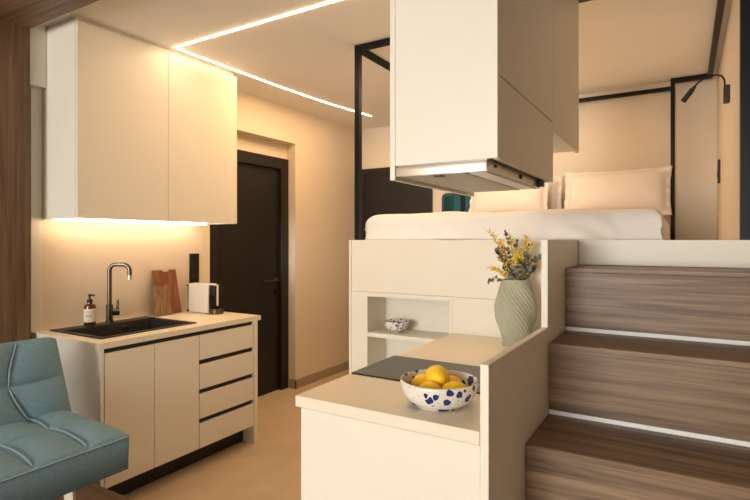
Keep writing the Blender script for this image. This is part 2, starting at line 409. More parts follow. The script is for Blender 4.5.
# tap
tx, ty = -3.195, 1.985
t = thing('kitchen_tap', (tx, ty, zr), 'tall gunmetal swan-neck tap behind the black sink', 'tap')
bm = B(); lathe(bm, [(0.0, 0), (0.025, 0), (0.025, 0.012), (0.021, 0.015), (0.021, 0.115), (0.0, 0.118)], (tx, ty, zr), 24)
obj('tap_body', bm, M['gun'], t, True)
dx, dy = math.cos(math.radians(33)), math.sin(math.radians(33))   # spout leans over the bowl
bm = B()
sp = Vector((dx, dy, 0)); H = zr+0.375; rad = 0.04; reach = 0.128
base = Vector((tx, ty, 0))
path = [base+Vector((0, 0, zr+0.11)), base+Vector((0, 0, H-rad))]
path += arc(base+Vector((0, 0, H-rad))+sp*rad, rad, PI, PI/2, 8, sp, (0, 0, 1))
path += [base+sp*(reach-rad)+Vector((0, 0, H))]
path += arc(base+Vector((0, 0, H-rad))+sp*(reach-rad), rad, PI/2, 0, 8, sp, (0, 0, 1))
path += [base+sp*reach+Vector((0, 0, H-0.075))]
tube(bm, path, 0.0138, 16); obj('spout', bm, M['gun'], t, True)
bm = B(); tube(bm, [base+sp*reach+Vector((0, 0, H-0.07)), base+sp*reach+Vector((0, 0, H-0.098))], 0.0145, 16)
obj('nozzle', bm, M['satin'], t, True)
bm = B(); q = Vector((0.36, 0.93, 0))
tube(bm, [base+q*0.015+Vector((0, 0, zr+0.065)), base+q*0.056+Vector((0, 0, zr+0.065))], 0.023, 20)
tube(bm, [base+q*0.046+Vector((0, 0, zr+0.075)), base+q*0.049+Vector((0, 0, zr+0.145))], 0.0078, 10)
obj('lever', bm, M['gun'], t, True)
# soap bottle
sx, sy = -3.205, 1.862
t = thing('soap_bottle', (sx, sy, zr), 'brown pump soap bottle with cream label left of the tap', 'bottle')
bm = B(); lathe(bm, [(0, 0), (0.031, 0), (0.034, 0.004), (0.034, 0.115), (0.030, 0.128), (0.014, 0.134), (0.013, 0.142), (0, 0.142)], (sx, sy, zr), 32)
obj('bottle_body', bm, M['amber'], t, True)
bm = B(); lathe(bm, [(0.0346, 0.022), (0.0348, 0.022), (0.0348, 0.104), (0.0346, 0.104)], (sx, sy, zr), 32)
lb = obj('label', bm, M['label'], t, True)
bm = B()
for k, (z, wd) in enumerate(((0.086, 0.5), (0.078, 0.32), (0.062, 0.62), (0.057, 0.62), (0.052, 0.5), (0.034, 0.3))):
    a0 = math.radians(-38)
    vs1 = [bm.verts.new((sx+0.0353*math.cos(a0+wd*(i/6-0.5)*1.6), sy+0.0353*math.sin(a0+wd*(i/6-0.5)*1.6), zr+z+dz)) for dz in (0, 0.0022) for i in range(7)]
    for i in range(6): bm.faces.new((vs1[i], vs1[i+1], vs1[i+8], vs1[i+7]))
obj('label_print', bm, M['ink'], lb)
bm = B(); lathe(bm, [(0, 0.142), (0.0165, 0.142), (0.0165, 0.158), (0.006, 0.162), (0.006, 0.18), (0.012, 0.182), (0.012, 0.192), (0, 0.194)], (sx, sy, zr), 20)
tube(bm, [(sx, sy, zr+0.187), (sx+0.012, sy+0.018, zr+0.186), (sx+0.014, sy+0.021, zr+0.179)], 0.0048, 8)
obj('pump', bm, M['black'], t, True, label='black pump head')

# chopping boards leaning on the wall
def board(name, y0, y1, z1, xoff, lean, thick, m, label, notch, cut_l):
    t0 = 0.005
    bm = B()
    yc = (y0+y1)/2
    def npts():
        p = [(y0, 0), (y1, 0), (y1-cut_l, z1)]
        for k in range(9):
            a = PI*k/8
            p.append((yc+notch*math.cos(a), z1-notch*0.42*math.sin(a)))
        p.append((y0+0.003, z1))
        return p
    prism(bm, npts(), 'X', 0, thick, 0.0015)
    bmesh.ops.rotate(bm, verts=bm.verts, cent=(0, 0, 0), matrix=Matrix.Rotation(-lean, 3, 'Y'))
    bmesh.ops.translate(bm, verts=bm.verts, vec=(xoff, 0, 0.9005))
    return tag(obj(name, bm, m, base=(xoff, yc, 0.9005)), label, 'chopping board')
board('chopping_board', 2.345, 2.568, 0.322, XL+0.062, 0.11, 0.016, M['oak'], 'large reddish brown wooden chopping board leaning on the splashback', 0.035, 0.028)
board('chopping_board', 2.322, 2.462, 0.222, XL+0.092, 0.13, 0.016, M['oak2'], 'small light brown wooden chopping board in front of the larger one', 0.028, 0.016)

# coffee machine
cy0, cy1 = 2.605, 2.700
t = thing('coffee_machine', (-3.03, 2.625, 0.90), 'small cream and black capsule coffee machine on the worktop', 'coffee machine')
bm = B(); box(bm, -3.195, -2.985, cy0, cy1, 0.903, 1.117, 0.008, 3); obj('housing', bm, M['whitep'], t, True, label='cream plastic housing')
bm = B(); box(bm, -2.987, -2.925, cy0+0.012, cy1-0.012, 1.035, 1.112, 0.006, 2); box(bm, -2.987, -2.975, cy0+0.01, cy1-0.01, 0.91, 1.04)
tube(bm, [(-2.95, 2.652, 1.037), (-2.95, 2.652, 1.02)], 0.012)
obj('brew_head', bm, M['black'], t, True, label='black brewing head')
bm = B(); lathe(bm, [(0, 0), (0.05, 0), (0.05, 0.038), (0.044, 0.042), (0.0, 0.040)], (-2.945, 2.652, 0.902), 28)
obj('drip_tray', bm, M['gun'], t, True, label='dark metal drip tray')
bm = B(); box(bm, -2.985, -2.905, cy0+0.016, cy0+0.030, 1.109, 1.116, 0.002); box(bm, -2.912, -2.905, cy0+0.016, cy0+0.030, 0.965, 1.112, 0.002)
obj('lever', bm, M['whitep'], t, True)
bm = B(); box(bm, -3.232, -3.199, cy0+0.014, cy1-0.014, 0.915, 1.095, 0.006, 2); tk = obj('water_tank', bm, M['clear'], t, True)
bm = B(); box(bm, -3.234, -3.196, cy0+0.012, cy1-0.012, 1.095, 1.104, 0.003)
obj('tank_lid', bm, M['black'], tk, True)
bm = B(); box(bm, -3.234, -3.196, cy0+0.012, cy1-0.012, 0.902, 0.915, 0.003); obj('tank_base', bm, M['black'], tk, True)

# socket strip
t = thing('socket_strip', (XL+0.008, 2.69, 1.2), 'tall black socket plate on the splashback above the coffee machine', 'socket')
bm = B(); box(bm, XL+0.008, XL+0.018, 2.690, 2.780, 1.065, 1.335, 0.003); obj('plate', bm, M['black'], t)
for z in (1.12, 1.21, 1.30):
    bm = B(); lathe(bm, [(0.017, 0), (0.021, 0), (0.021, 0.003), (0.017, 0.003)], (0, 0, 0), 20)
    rot(bm, PI/2, (0, 0, 0), 'Y'); bmesh.ops.translate(bm, verts=bm.verts, vec=(XL+0.018, 2.735, z))
    obj('socket_outlet', bm, M['blackmetal'], t)

# wall cabinet
UX, UY0, UY1, UZ0, UZ1 = -2.92, 1.625, 2.829, 1.563, 2.683
t = thing('wall_cabinet', (-3.1, 2.2, UZ0), 'large cream two-door wall cabinet above the sink', 'cabinet')
bm = B()
box(bm, XL, UX-0.022, UY0, UY0+0.02, UZ0, UZ1); box(bm, XL, UX-0.022, UY1-0.02, UY1, UZ0, UZ1)
box(bm, XL, UX-0.022, UY0+0.02, UY1-0.02, UZ0+0.012, UZ0+0.03); box(bm, XL, UX-0.022, UY0+0.02, UY1-0.02, UZ1-0.02, UZ1)
obj('carcass', bm, M['edge'], t)
obj('door', box(B(), UX-0.02, UX, UY0, 2.2185, UZ0, UZ1-0.004, 0.0015, 1), M['lam'], t)
obj('door', box(B(), UX-0.02, UX, 2.2215, UY1, UZ0, UZ1-0.004, 0.0015, 1), M['lam'], t)
obj('shadow_gap', box(B(), XL, UX-0.03, UY0+0.01, UY1-0.01, UZ1, CEIL), M['lam'], t)
obj('light_strip', box(B(), -3.180, -3.163, UY0+0.002, UY1-0.08, UZ0-0.009, UZ0+0.012), M['led2'], t, label='glowing warm LED strip')

# ---------------------------------------------------------------- sofa
SZ = 0.215
yS0, yS1 = -0.45, 1.372
def cell(s, edges):
    """0 at seams, 1 mid-cell"""
    for a, b in zip(edges, edges[1:]):
        if a <= s <= b:
            q = (s-a)/(b-a); return math.sin(PI*q)**0.45 if 0 < q < 1 else 0
    return 0
def cushion(P, nu, nv, ue, ve, puff, thick, bow=None):
    """P(u,v,h) -> world; u across (length), v depth; closed slab with puffed upper face"""
    bm = B(); top = []; bot = []
    for i in range(nu+1):
        tr = []; br = []
        for j in range(nv+1):
            u = i/nu; v = j/nv
            uu = u+(bow(v) if bow else 0)*min(1, u*8, (1-u)*8)
            h = puff*min(cell(uu, ue), 1)*cell(v, ve)
            if i in (0, nu) or j in (0, nv): h = -0.006
            tr.append(bm.verts.new(P(u, v, h))); br.append(bm.verts.new(P(u, v, -thick)))
        top.append(tr); bot.append(br)
    for i in range(nu):
        for j in range(nv):
            bm.faces.new((top[i][j], top[i+1][j], top[i+1][j+1], top[i][j+1]))
            bm.faces.new((bot[i][j], bot[i][j+1], bot[i+1][j+1], bot[i+1][j]))
    for i in range(nu):
        for j in (0, nv): bm.faces.new((top[i][j], top[i+1][j], bot[i+1][j], bot[i][j]))
    for j in range(nv):
        for i in (0, nu): bm.faces.new((top[i][j], top[i][j+1], bot[i][j+1], bot[i][j]))
    bmesh.ops.recalc_face_normals(bm, faces=bm.faces)
    return bm
t = thing('sofa', (-2.45, 0.46, SZ), 'blue-grey fabric sofa bed with tufted seat and piped seams', 'sofa')
L_ = yS1-yS0
XS0, XS1, ZS = -2.66, -2.065, 0.605
def Pseat(u, v, h):
    x = XS0+(XS1-XS0)*v; y = yS1-u*L_
    z = ZS+h+0.012*math.sin(PI*v)-0.012*v
    if h < -0.1:   # underside slightly smaller
        x += -0.012*(v-0.5); 
    return Vector((x, y, z))
ue = [0, 0.095]+[0.095+0.113*k for k in range(1, 8)]+[1.0]
ve = [0, 0.5, 1.0]
seat = obj('seat', cushion(Pseat, 220, 60, ue, ve, 0.030, 0.145), M['fabric'], t, 'all')
# backrest: leans away from the seat
bo = Vector((-2.535, 0, 0.60)); bt = Vector((-2.625, 0, 0.972)); dirv = (bt-bo); nrm = Vector((dirv.z, 0, -dirv.x)).normalized()
def Pback(u, v, h):
    y = yS1+0.012-0.03*v-u*(L_-0.03*v)
    if v > 0.93 and u < 0.03: v = v-0.035*((v-0.93)/0.07)*((1-u/0.03)**2)
    p = bo+dirv*v+nrm*h; return Vector((p.x, y, p.z))
bow = lambda v: 0.036*math.sin(PI*v)
back = obj('backrest', cushion(Pback, 220, 60, ue, ve, 0.026, 0.12, lambda v: -bow(v)), M['fabric'], t, 'all')
# piping: outline and raised transverse seams
bm = B()
def line(P, f, n=24, r=0.0035, h=0.002):
    tube(bm, [P(*f(k/n), h) for k in range(n+1)], r, 6)
line(Pseat, lambda s: (s, 1.0), 90, 0.0045, -0.004); line(Pseat, lambda s: (0, s), 24, 0.0045, -0.004)
for e in ue[1:-1]:
    for v0, v1 in ((0.02, 0.47), (0.50, 0.97)):
        tube(bm, [Pseat(e, v0+(v1-v0)*k/14, 0.003+0.020*math.sin(PI*k/14)**0.5) for k in range(15)], 0.0036, 6)
obj('piping', bm, M['piping'], seat, 'all')
bm = B()
line(Pback, lambda s: (s, 1.0), 90, 0.0045, -0.004); line(Pback, lambda s: (0, s), 24, 0.0045, -0.004)
for e in ue[1:-1]:
    for v0, v1 in ((0.02, 0.47), (0.50, 0.98)):
        tube(bm, [Pback(e+bow(v0+(v1-v0)*k/14), v0+(v1-v0)*k/14, 0.003+0.012*math.sin(PI*k/14)**0.5) for k in range(15)], 0.0036, 6)
obj('piping', bm, M['piping'], back, 'all')
for (lx, ly) in ((-2.145, 1.165), (-2.52, 1.165), (-2.145, -0.25), (-2.52, -0.25)):
    bm = B()
    s = 0.045 if lx > -2.3 else -0.045
    tube(bm, [(lx-s*0.4, ly, 0.462), (lx+s*0.9, ly, SZ)], [0.024, 0.019], 4)
    obj('leg', bm, M['satin'], t, label='angled grey metal leg')

# ---------------------------------------------------------------- island
IX0, IX1, IY0, IY1 = -1.154, -0.4925, 1.388, 2.788
t = thing('island_cabinet', (-0.82, 2.08, 0), 'cream kitchen island body under the cream counter', 'cabinet')
obj('front_panel', box(B(), IX0+0.022, IX1, IY0+0.004, IY0+0.024, 0, 0.864, 0.001, 1), M['lam'], t)
obj('side_panel', box(B(), IX0+0.022, IX0+0.042, IY0+0.024, IY1, 0.06, 0.864), M['lam'], t)
obj('toe_kick', box(B(), IX0+0.07, IX0+0.08, IY0+0.024, IY1, 0, 0.06), M['black'], t)
tag(obj('island_counter', box(B(), IX0, IX1, IY0, IY1, 0.866, 0.904, 0.0012, 1), M['top'], base=(-0.82, 2.08, 0.866)), 'cream island counter carrying the hob and fruit bowl', 'worktop')
HT = 0.904
bm = B(); box(bm, -1.148, -0.56, 1.727, 2.085, HT, HT+0.006, 0.0015, 1)
hb = thing('hob', (-0.85, 1.9, HT), 'dark grey glass hob set on the island counter', 'hob')
obj('glass_plate', bm, M['hob'], hb)
# stepped partition between island and stairs
bm = B()
prism(bm, [(IY0, 0), (IY1, 0), (IY1, 1.44), (2.103, 1.44), (2.103, 1.093), (IY0, 1.093)], 'X', -0.491, -0.467, 0.001)
tag(obj('partition_panel', bm, M['lam'], base=(-0.48, 2.08, 0)), 'cream stepped partition panel between island and wooden stairs', 'panel')

# bed base
t = thing('bed_platform', (-0.85, 3.7, 0), 'raised cream bed platform with an open shelf niche behind the island', 'bed platform')
bm = B()
Y0 = IY1; NX0, NX1, NZ0, NZ1 = -1.731, -1.171, 0.56, 1.084
box(bm, -1.87, -1.855, Y0, YB-0.01, 0, 1.44)                    # left side
obj('side_panel', bm, M['edge'], t)
obj('top_fascia', box(B(), -1.853, -0.467, Y0+0.002, Y0+0.02, 1.1118, 1.44, 0.001, 1), M['lam'], t)
bm = B()
box(bm, -1.853, NX0-0.0003, Y0+0.002, Y0+0.02, 0, 1.1105); box(bm, NX1+0.018, -0.467, Y0+0.002, Y0+0.02, 0, 1.1105)
box(bm, NX0, NX1+0.018, Y0+0.002, Y0+0.02, NZ1+0.018, 1.1105); box(bm, NX0, NX1+0.018, Y0+0.002, Y0+0.02, 0, NZ0)
obj('lower_fascia', bm, M['lam'], t)
obj('stair_fascia', box(B(), -0.465, XR+0.46, Y0+0.0, Y0+0.02, 1.316, 1.44, 0.001, 1), M['edge'], t)
bm = B()
box(bm, NX0-0.016, NX0-0.0003, Y0+0.0205, 3.03, NZ0, NZ1+0.018); box(bm, NX1, NX1+0.018, Y0+0.0, 3.03, NZ0, NZ1+0.018)
box(bm, NX0, NX1, Y0+0.0, 3.03, NZ1, NZ1+0.018); box(bm, NX0, NX1, Y0+0.0, 3.03, NZ0-0.018, NZ0)
box(bm, NX0-0.016, NX1+0.018, 3.03, 3.045, NZ0, NZ1+0.018)
obj('niche', bm, M['lam'], t)
obj('shelf', box(B(), NX0, NX1, Y0+0.004, 3.03, 0.828, 0.854, 0.001, 1), M['edge'], t)
obj('platform_deck', box(B(), -1.853, XR-0.002, Y0+0.022, YB-0.01, 1.41, 1.438), M['lam'], t)

# ---------------------------------------------------------------- stairs
t = thing('staircase', (0.1, 2.1, 0), 'walnut staircase with white strips climbing to the bed platform', 'stairs')
TX0, TX1 = -0.465, XS-0.004
ys = [1.075, 1.425, 1.769, 2.117, 2.451, IY1]; zs = [0.20, 0.475, 0.750, 1.031, 1.314]
for k in range(5):
    y0, y1, z = ys[k], ys[k+1], zs[k]
    zb = zs[k-1]+0.0 if k else 0
    obj('tread', box(B(), TX0, TX1, y0-0.004, y1+(0.02 if k < 4 else 0), z-0.02, z, 0.0015, 1), M['woodx'], t)
    obj('riser', box(B(), TX0, TX1, y0, y0+0.02, zb+(0.018 if k else 0), z-0.021), M['woodx'], t)
    if k: obj('light_profile', box(B(), TX0, TX1, y0-0.003, y0+0.017, zb+0.001, zb+0.0175), M['profile'], t, label='white aluminium profile strip')

# ---------------------------------------------------------------- hanging cabinets and hood
HX0, HX1, HY0, HY1, HY2 = -0.825, -0.467, 1.47, 2.20, 2.80
t = thing('hanging_cabinet', (-0.65, 1.83, 1.679), 'cream ceiling-hung cabinet over the island with the hood beneath', 'cabinet')
ZC0 = 1.677
bm = B(); box(bm, HX0, HX0+0.018, HY0, HY1, 1.634, CEIL); obj('side_panel', bm, M['edge'], t)
obj('front_panel', box(B(), HX0+0.0195, HX1-0.001, HY0, HY0+0.018, ZC0+0.002, CEIL), M['edge'], t)
bm = B(); box(bm, HX0+0.018, HX1-0.02, HY0+0.019, HY1, ZC0+0.02, CEIL); obj('carcass', bm, M['black'], t, label='black fill painted as the shade inside the cabinet')  # solid black block, paints the shade of the cavity above the hood
obj('door', box(B(), HX1-0.018, HX1, HY0+0.0195, HY1-0.012, 1.925, CEIL, 0.001, 1), M['lam'], t)
obj('flap_door', box(B(), HX1-0.018, HX1, HY0+0.0195, HY1-0.012, ZC0, 1.921, 0.001, 1), M['lam'], t)
obj('rear_panel', box(B(), HX0+0.018, HX1, HY1-0.01, HY1, ZC0+0.0, CEIL), M['edge'], t)
t = thing('hanging_cabinet', (-0.65, 2.5, 1.95), 'shorter cream ceiling-hung cabinet behind the hood cabinet, nearer the bed', 'cabinet')
obj('carcass', box(B(), HX0, HX1-0.019, HY1+0.001, HY2, 1.895, CEIL), M['edge'], t)
obj('door', box(B(), HX1-0.018, HX1, HY1+0.001, HY2, 1.885, CEIL, 0.001, 1), M['lam'], t)
t = thing('cooker_hood', (-0.65, 1.8, 1.64), 'slim polished steel pull-out cooker hood under the hanging cabinet', 'hood')
hx0, hx1, hy0, hy1, hz0, hz1 = -0.805, -0.503, 1.472, 2.13, 1.643, 1.679
bm = B(); box(bm, hx0, hx1, hy0+0.012, hy1, hz0+0.004, hz1+0.02, 0.001, 1); obj('body', bm, M['satin'], t)
bm = B(); box(bm, hx0, hx1+0.001, hy0, hy0+0.012, hz0, hz1-0.003, 0.002, 2); obj('front_strip', bm, M['steel'], t, True, label='mirror-bright front strip')
bm = B(); box(bm, hx0+0.012, hx1-0.075, hy0+0.02, hy1-0.02, hz0, hz0+0.0045, 0.001, 1)
f = obj('grease_filter', bm, M['filter'], t)
bm = B(); box(bm, hx0+0.12, hx0+0.15, hy0+0.03, hy0+0.05, hz0-0.003, hz0); obj('filter_catch', bm, M['black'], f)
bm = B(); box(bm, hx1-0.066, hx1-0.010, hy0+0.04, hy1-0.04, hz0, hz0+0.0045, 0.001, 1); obj('light_lens', bm, M['lens'], t, label='white frosted light lens')
bm = B(); tube(bm, [(hx1, 1.56, 1.667), (hx1+0.004, 1.56, 1.667)], 0.005); obj('screw', bm, M['black'], t)
bm = B(); tube(bm, [(hx1, 1.84, 1.664), (hx1+0.006, 1.84, 1.664)], 0.008); obj('screw', bm, M['black'], t)
bm = B(); box(bm, hx1, hx1+0.02, 2.085, 2.125, 1.652, 1.69, 0.004); obj('bracket', bm, M['black'], t)

# ---------------------------------------------------------------- bed
t = thing('canopy_frame', (-0.98, 3.7, 1.44), 'black square-tube canopy frame standing round the bed', 'bed frame')
s = 0.035; ft = 2.702
obj('post', box(B(), -1.842, -1.842+s, 2.81, 2.81+s, 1.44, ft), M['blackmetal'], t)
obj('post', box(B(), -1.842, -1.842+s, 4.655, 4.655+s, 1.44, ft), M['blackmetal'], t)
obj('post', box(B(), -0.100, -0.100+0.03, 4.655, 4.655+s, 1.44, ft), M['blackmetal'], t)
obj('beam', box(B(), -1.842+s, 0.209, 2.812, 2.812+s-0.004, ft-s, ft), M['blackmetal'], t)
obj('beam', box(B(), -1.842, -1.842+s, 2.81+s, 4.655, ft-s, ft), M['blackmetal'], t)
obj('beam', box(B(), 0.143, 0.175, 2.843, 4.69, ft-s, ft), M['blackmetal'], t)
obj('beam', box(B(), -0.07, 0.143, 4.657, 4.69, ft-s, ft), M['blackmetal'], t)
obj('head_rail', box(B(), -1.817, -0.100, 4.66, 4.69, 2.612, 2.643), M['blackmetal'], t)
obj('post', box(B(), 0.209, 0.264, 2.79, 2.848, 1.44, ft), M['blackmetal'], t)

from_noise = noise.noise
def soft_box(x0, x1, y0, y1, z0, z1, cuts, bev, fn):
    bm = B(); box(bm, x0, x1, y0, y1, z0, z1, bev, 5)
    bmesh.ops.subdivide_edges(bm, edges=[e for e in bm.edges if e.calc_length() > 0.12], cuts=cuts, use_grid_fill=True)
    bmesh.ops.recalc_face_normals(bm, faces=bm.faces); bm.normal_update()
    for v in bm.verts: v.co += fn(v.co, v.normal)
    return bm
tag(obj('mattress', box(B(), -1.80, -0.115, 2.93, 4.63, 1.4395, 1.588, 0.04, 4), M['sheet'], smooth=True, base=(-0.95, 3.8, 1.44)), 'beige-covered mattress under the white duvet', 'mattress')
# duvet: a grid laid over the mattress, falling down at front and both sides
def duvet():
    bm = B(); nu, nv = 150, 110
    ux0, ux1, vy0, vy1 = -1.815, -0.100, 2.90, 4.45; zt = 1.606; drop = 0.170
    rr = 0.07
    def prof(d, inner):      # d distance along cloth from bottom edge -> (horizontal, z)
        if d < drop-rr: return 0, zt-drop+d
        q = (d-(drop-rr))/(rr*PI/2)
        if q < 1: return rr*(1-math.cos(q*PI/2)), zt-rr+rr*math.sin(q*PI/2)
        return rr+(d-(drop-rr)-rr*PI/2), zt
    g = []
    Wc = (ux1-ux0)-2*rr+2*(drop-rr)+rr*PI
    Dc = (vy1-vy0)-rr+(drop-rr)+rr*PI/2
    for i in range(nu+1):
        col = []
        for j in range(nv+1):
            a = Wc*i/nu; b = Dc*j/nv
            ha, za = prof(min(a, Wc-a), 0); hb_, zb = prof(b, 0)
            x = ux0+ha if a < Wc/2 else ux1-ha; y = vy0+hb_
            z = min(za, zb)
            if za < zt-0.001 and zb < zt-0.001: z = min(za, zb)
            p = Vector((x, y, z))
            # soft puff and creases
            n = noise.noise(Vector((x*3, y*3, z*4)))*0.016+noise.noise(Vector((x*7+y*5+z*9, y*4, 3)))*0.006
            fr = max(0, 1-(y-vy0)/0.15)
            crease = 0.045*min(1, max(0, (ux1-0.16-x)/0.15))*min(1, max(0.15, (x+1.1)/0.4))*math.sin((x*1.0+z*1.7)*26+3*noise.noise(Vector((x*4, z*5, 1))))*max(0, noise.noise(Vector((x*2.0, z*2, 7)))+0.15)
            p += Vector((0, -(n+crease)*fr, (n+0.004*math.sin(x*4))*(1-fr*0.6)))
            
            z_floor = 1.4385
            p.z = max(p.z, z_floor)
            col.append(bm.verts.new(p))
        g.append(col)
    for i in range(nu):
        for j in range(nv): bm.faces.new((g[i][j], g[i+1][j], g[i+1][j+1], g[i][j+1]))
    bmesh.ops.recalc_face_normals(bm, faces=bm.faces)
    return bm
dv = duvet()
d = obj('duvet', dv, M['linen'], smooth='all', base=(-0.95, 3.6, 1.44))
md = d.modifiers.new('thickness', 'SOLIDIFY'); md.thickness = 0.008; md.offset = -1
tag(d, 'white duvet spread over the bed', 'duvet')

def pillow(x0, x1, y, z0, hgt, lean, m, label, seed, rz=0):
    bm = B(); nu, nv = 44, 30; wdt = x1-x0; fl = 0.035
    xc = (x0+x1)/2
    sides = []
    for sgn in (1, -1):
        g = []
        for i in range(nu+1):
            col = []
            for j in range(nv+1):
                u = 2*i/nu-1; v = 2*j/nv-1
                cu = 1-0.05*(1-abs(v))**0 ; 
                x = u*wdt/2*(1-0.035*(1-v*v)*abs(u)**3); z = v*hgt/2*(1-0.06*(1-u*u)*abs(v)**3)
                iu = min(1, (1-abs(u))*wdt/2/fl); iv = min(1, (1-abs(v))*hgt/2/fl)
                uu = max(0, 1-(abs(u)/(1-2*fl/wdt))**2.6); vv = max(0, 1-(abs(v)/(1-2*fl/hgt))**2.6)
                th = 0.085*(uu*vv)**0.42
                rf = 0.010*math.sin(u*17+v*13+seed)*(1-min(iu, iv))
                wr = 0.007*noise.noise(Vector((u*3+seed, v*3, sgn)))
                yy = -sgn*(th+0.003)+rf+wr*(min(iu, iv))
                col.append(bm.verts.new((x, yy, z)))
            g.append(col)
        for i in range(nu):
            for j in range(nv):
                f = (g[i][j], g[i+1][j], g[i+1][j+1], g[i][j+1])
                bm.faces.new(f if sgn > 0 else f[::-1])
        sides.append(g)
    A, D = sides
    for i in range(nu):
        for j in (0, nv): bm.faces.new((A[i][j], A[i+1][j], D[i+1][j], D[i][j]))
    for j in range(nv):
        for i in (0, nu): bm.faces.new((A[i][j], A[i][j+1], D[i][j+1], D[i][j]))
    bmesh.ops.recalc_face_normals(bm, faces=bm.faces)
    rot(bm, -lean, (0, 0, 0), 'X'); rot(bm, rz, (0, 0, 0), 'Z')
    bmesh.ops.translate(bm, verts=bm.verts, vec=(xc, y, z0+hgt/2))
    return tag(obj('pillow', bm, m, smooth='all', base=(xc, y, z0)), label, 'pillow', 'pillows at the head of the bed')
pillow(-0.865, -0.085, 4.47, 1.615, 0.395, 0.28, M['pillow'], 'blush white pillow on the right side of the bed beside the black post', 1.0)
pillow(-1.66, -0.965, 4.40, 1.615, 0.355, 0.25, M['pillow'], 'blush white pillow partly hidden by the hood, front one of the left pair', 4.0)
pillow(-1.60, -0.895, 4.60, 1.615, 0.375, 0.10, M['pillow'], 'blush white pillow behind another, only its right edge showing', 8.0)

# teal mirror on the rear wall
t = thing('wall_mirror', (-1.995, YH, 1.75), 'small teal rounded mirror on the wall left of the pillows', 'mirror')
def rrect(w_, h_, r, n=6):
    p = []
    for cx, cz, a0 in ((w_/2-r, h_/2-r, 0), (-w_/2+r, h_/2-r, PI/2), (-w_/2+r, -h_/2+r, PI), (w_/2-r, -h_/2+r, 3*PI/2)):
        for k in range(n+1): p.append((cx+r*math.cos(a0+PI/2*k/n), cz+r*math.sin(a0+PI/2*k/n)))
    return p
bm = B(); prism(bm, [(-1.995+a, 1.745+b) for a, b in rrect(0.36, 0.36, 0.05)], 'Y', YH-0.03, YH-0.004, 0.003); obj('mirror_frame', bm, M['teal'], t, True)
bm = B(); prism(bm, [(-1.995+a, 1.745+b) for a, b in rrect(0.30, 0.30, 0.035)], 'Y', YH-0.034, YH-0.0305); obj('mirror_glass', bm, M['tealmirror'], t)

# reading lamp and socket
t = thing('reading_lamp', (XR, 3.44, 2.24), 'black gooseneck reading lamp on the wall right of the bed', 'lamp')
bm = B(); box(bm, XR-0.028, XR, 3.40, 3.475, 2.198, 2.288, 0.003); obj('wall_plate', bm, M['black'], t)
bm = B()
ctrl = [(0.185, 3.42, 2.28), (0.184, 3.42, 2.318), (0.172, 3.415, 2.340), (0.150, 3.41, 2.349), (0.115, 3.405, 2.346), (0.085, 3.40, 2.335), (0.060, 3.40, 2.318), (0.044, 3.40, 2.298)]
tube(bm, ctrl, 0.0048, 10); obj('gooseneck', bm, M['blackmetal'], t, 'all')
bm = B(); tube(bm, [(0.046, 3.40, 2.300), (0.036, 3.40, 2.286), (0.034, 3.40, 2.284), (-0.012, 3.40, 2.222)], [0.008, 0.010, 0.014, 0.0145], 16); obj('lamp_head', bm, M['black'], t, True)
t = thing('wall_socket', (XR, 4.35, 1.93), 'narrow black socket plate on the wall right of the bed', 'socket')
bm = B(); box(bm, XR-0.014, XR, 4.30, 4.39, 1.84, 2.00, 0.002); obj('plate', bm, M['black'], t)
bm = B(); lathe(bm, [(0.018, 0), (0.022, 0), (0.022, 0.003), (0.018, 0.003)], (0, 0, 0), 20); rot(bm, -PI/2, (0, 0, 0), 'Y'); bmesh.ops.translate(bm, verts=bm.verts, vec=(XR-0.014, 4.345, 1.90)); obj('socket_outlet', bm, M['blackmetal'], t)

# ---------------------------------------------------------------- bowls, lemons
def bowl_mesh(c, R, H, foot, th, seg=64, wob=0.0):
    prof = [(0, 0.004), (foot*0.85, 0.004), (foot*0.92, 0), (foot, 0), (foot, 0.006)]
    n = 12
    for k in range(1, n+1):
        q = k/n; a = q*PI/2*0.92
        prof.append((foot+(R-foot)*math.sin(a)/math.sin(PI/2*0.92), 0.006+(H-0.006)*(1-math.cos(a))/(1-math.cos(PI/2*0.92))))
    prof.append((R-th*0.5, H+th*0.4)); prof.append((R-th, H))
    for k in range(n-1, -1, -1):
        q = k/n; a = q*PI/2*0.92
        prof.append((max(0.001, (foot+(R-foot)*math.sin(a)/math.sin(PI/2*0.92))-th), 0.006+th+(H-0.006-th)*(1-math.cos(a))/(1-math.cos(PI/2*0.92))))
    prof.append((0, 0.006+th))
    return lathe(B(), prof, c, seg, (lambda a, z: 1+wob*math.sin(2*a+1)+wob*0.5*math.sin(3*a)) if wob else None)
bc = (-0.692, 1.560, HT)
tag(obj('fruit_bowl', bowl_mesh(bc, 0.127, 0.080, 0.078, 0.006, wob=0.012), M['bowl'], smooth='all', base=bc), 'large white bowl with blue splashes holding lemons on the island', 'bowl')
sc = (-1.578, 2.895, 0.8545)
tag(obj('small_bowl', bowl_mesh(sc, 0.080, 0.070, 0.030, 0.005, 40), M['bowl2'], smooth='all', base=sc), 'small white bowl with blue spots on the niche shelf', 'bowl')

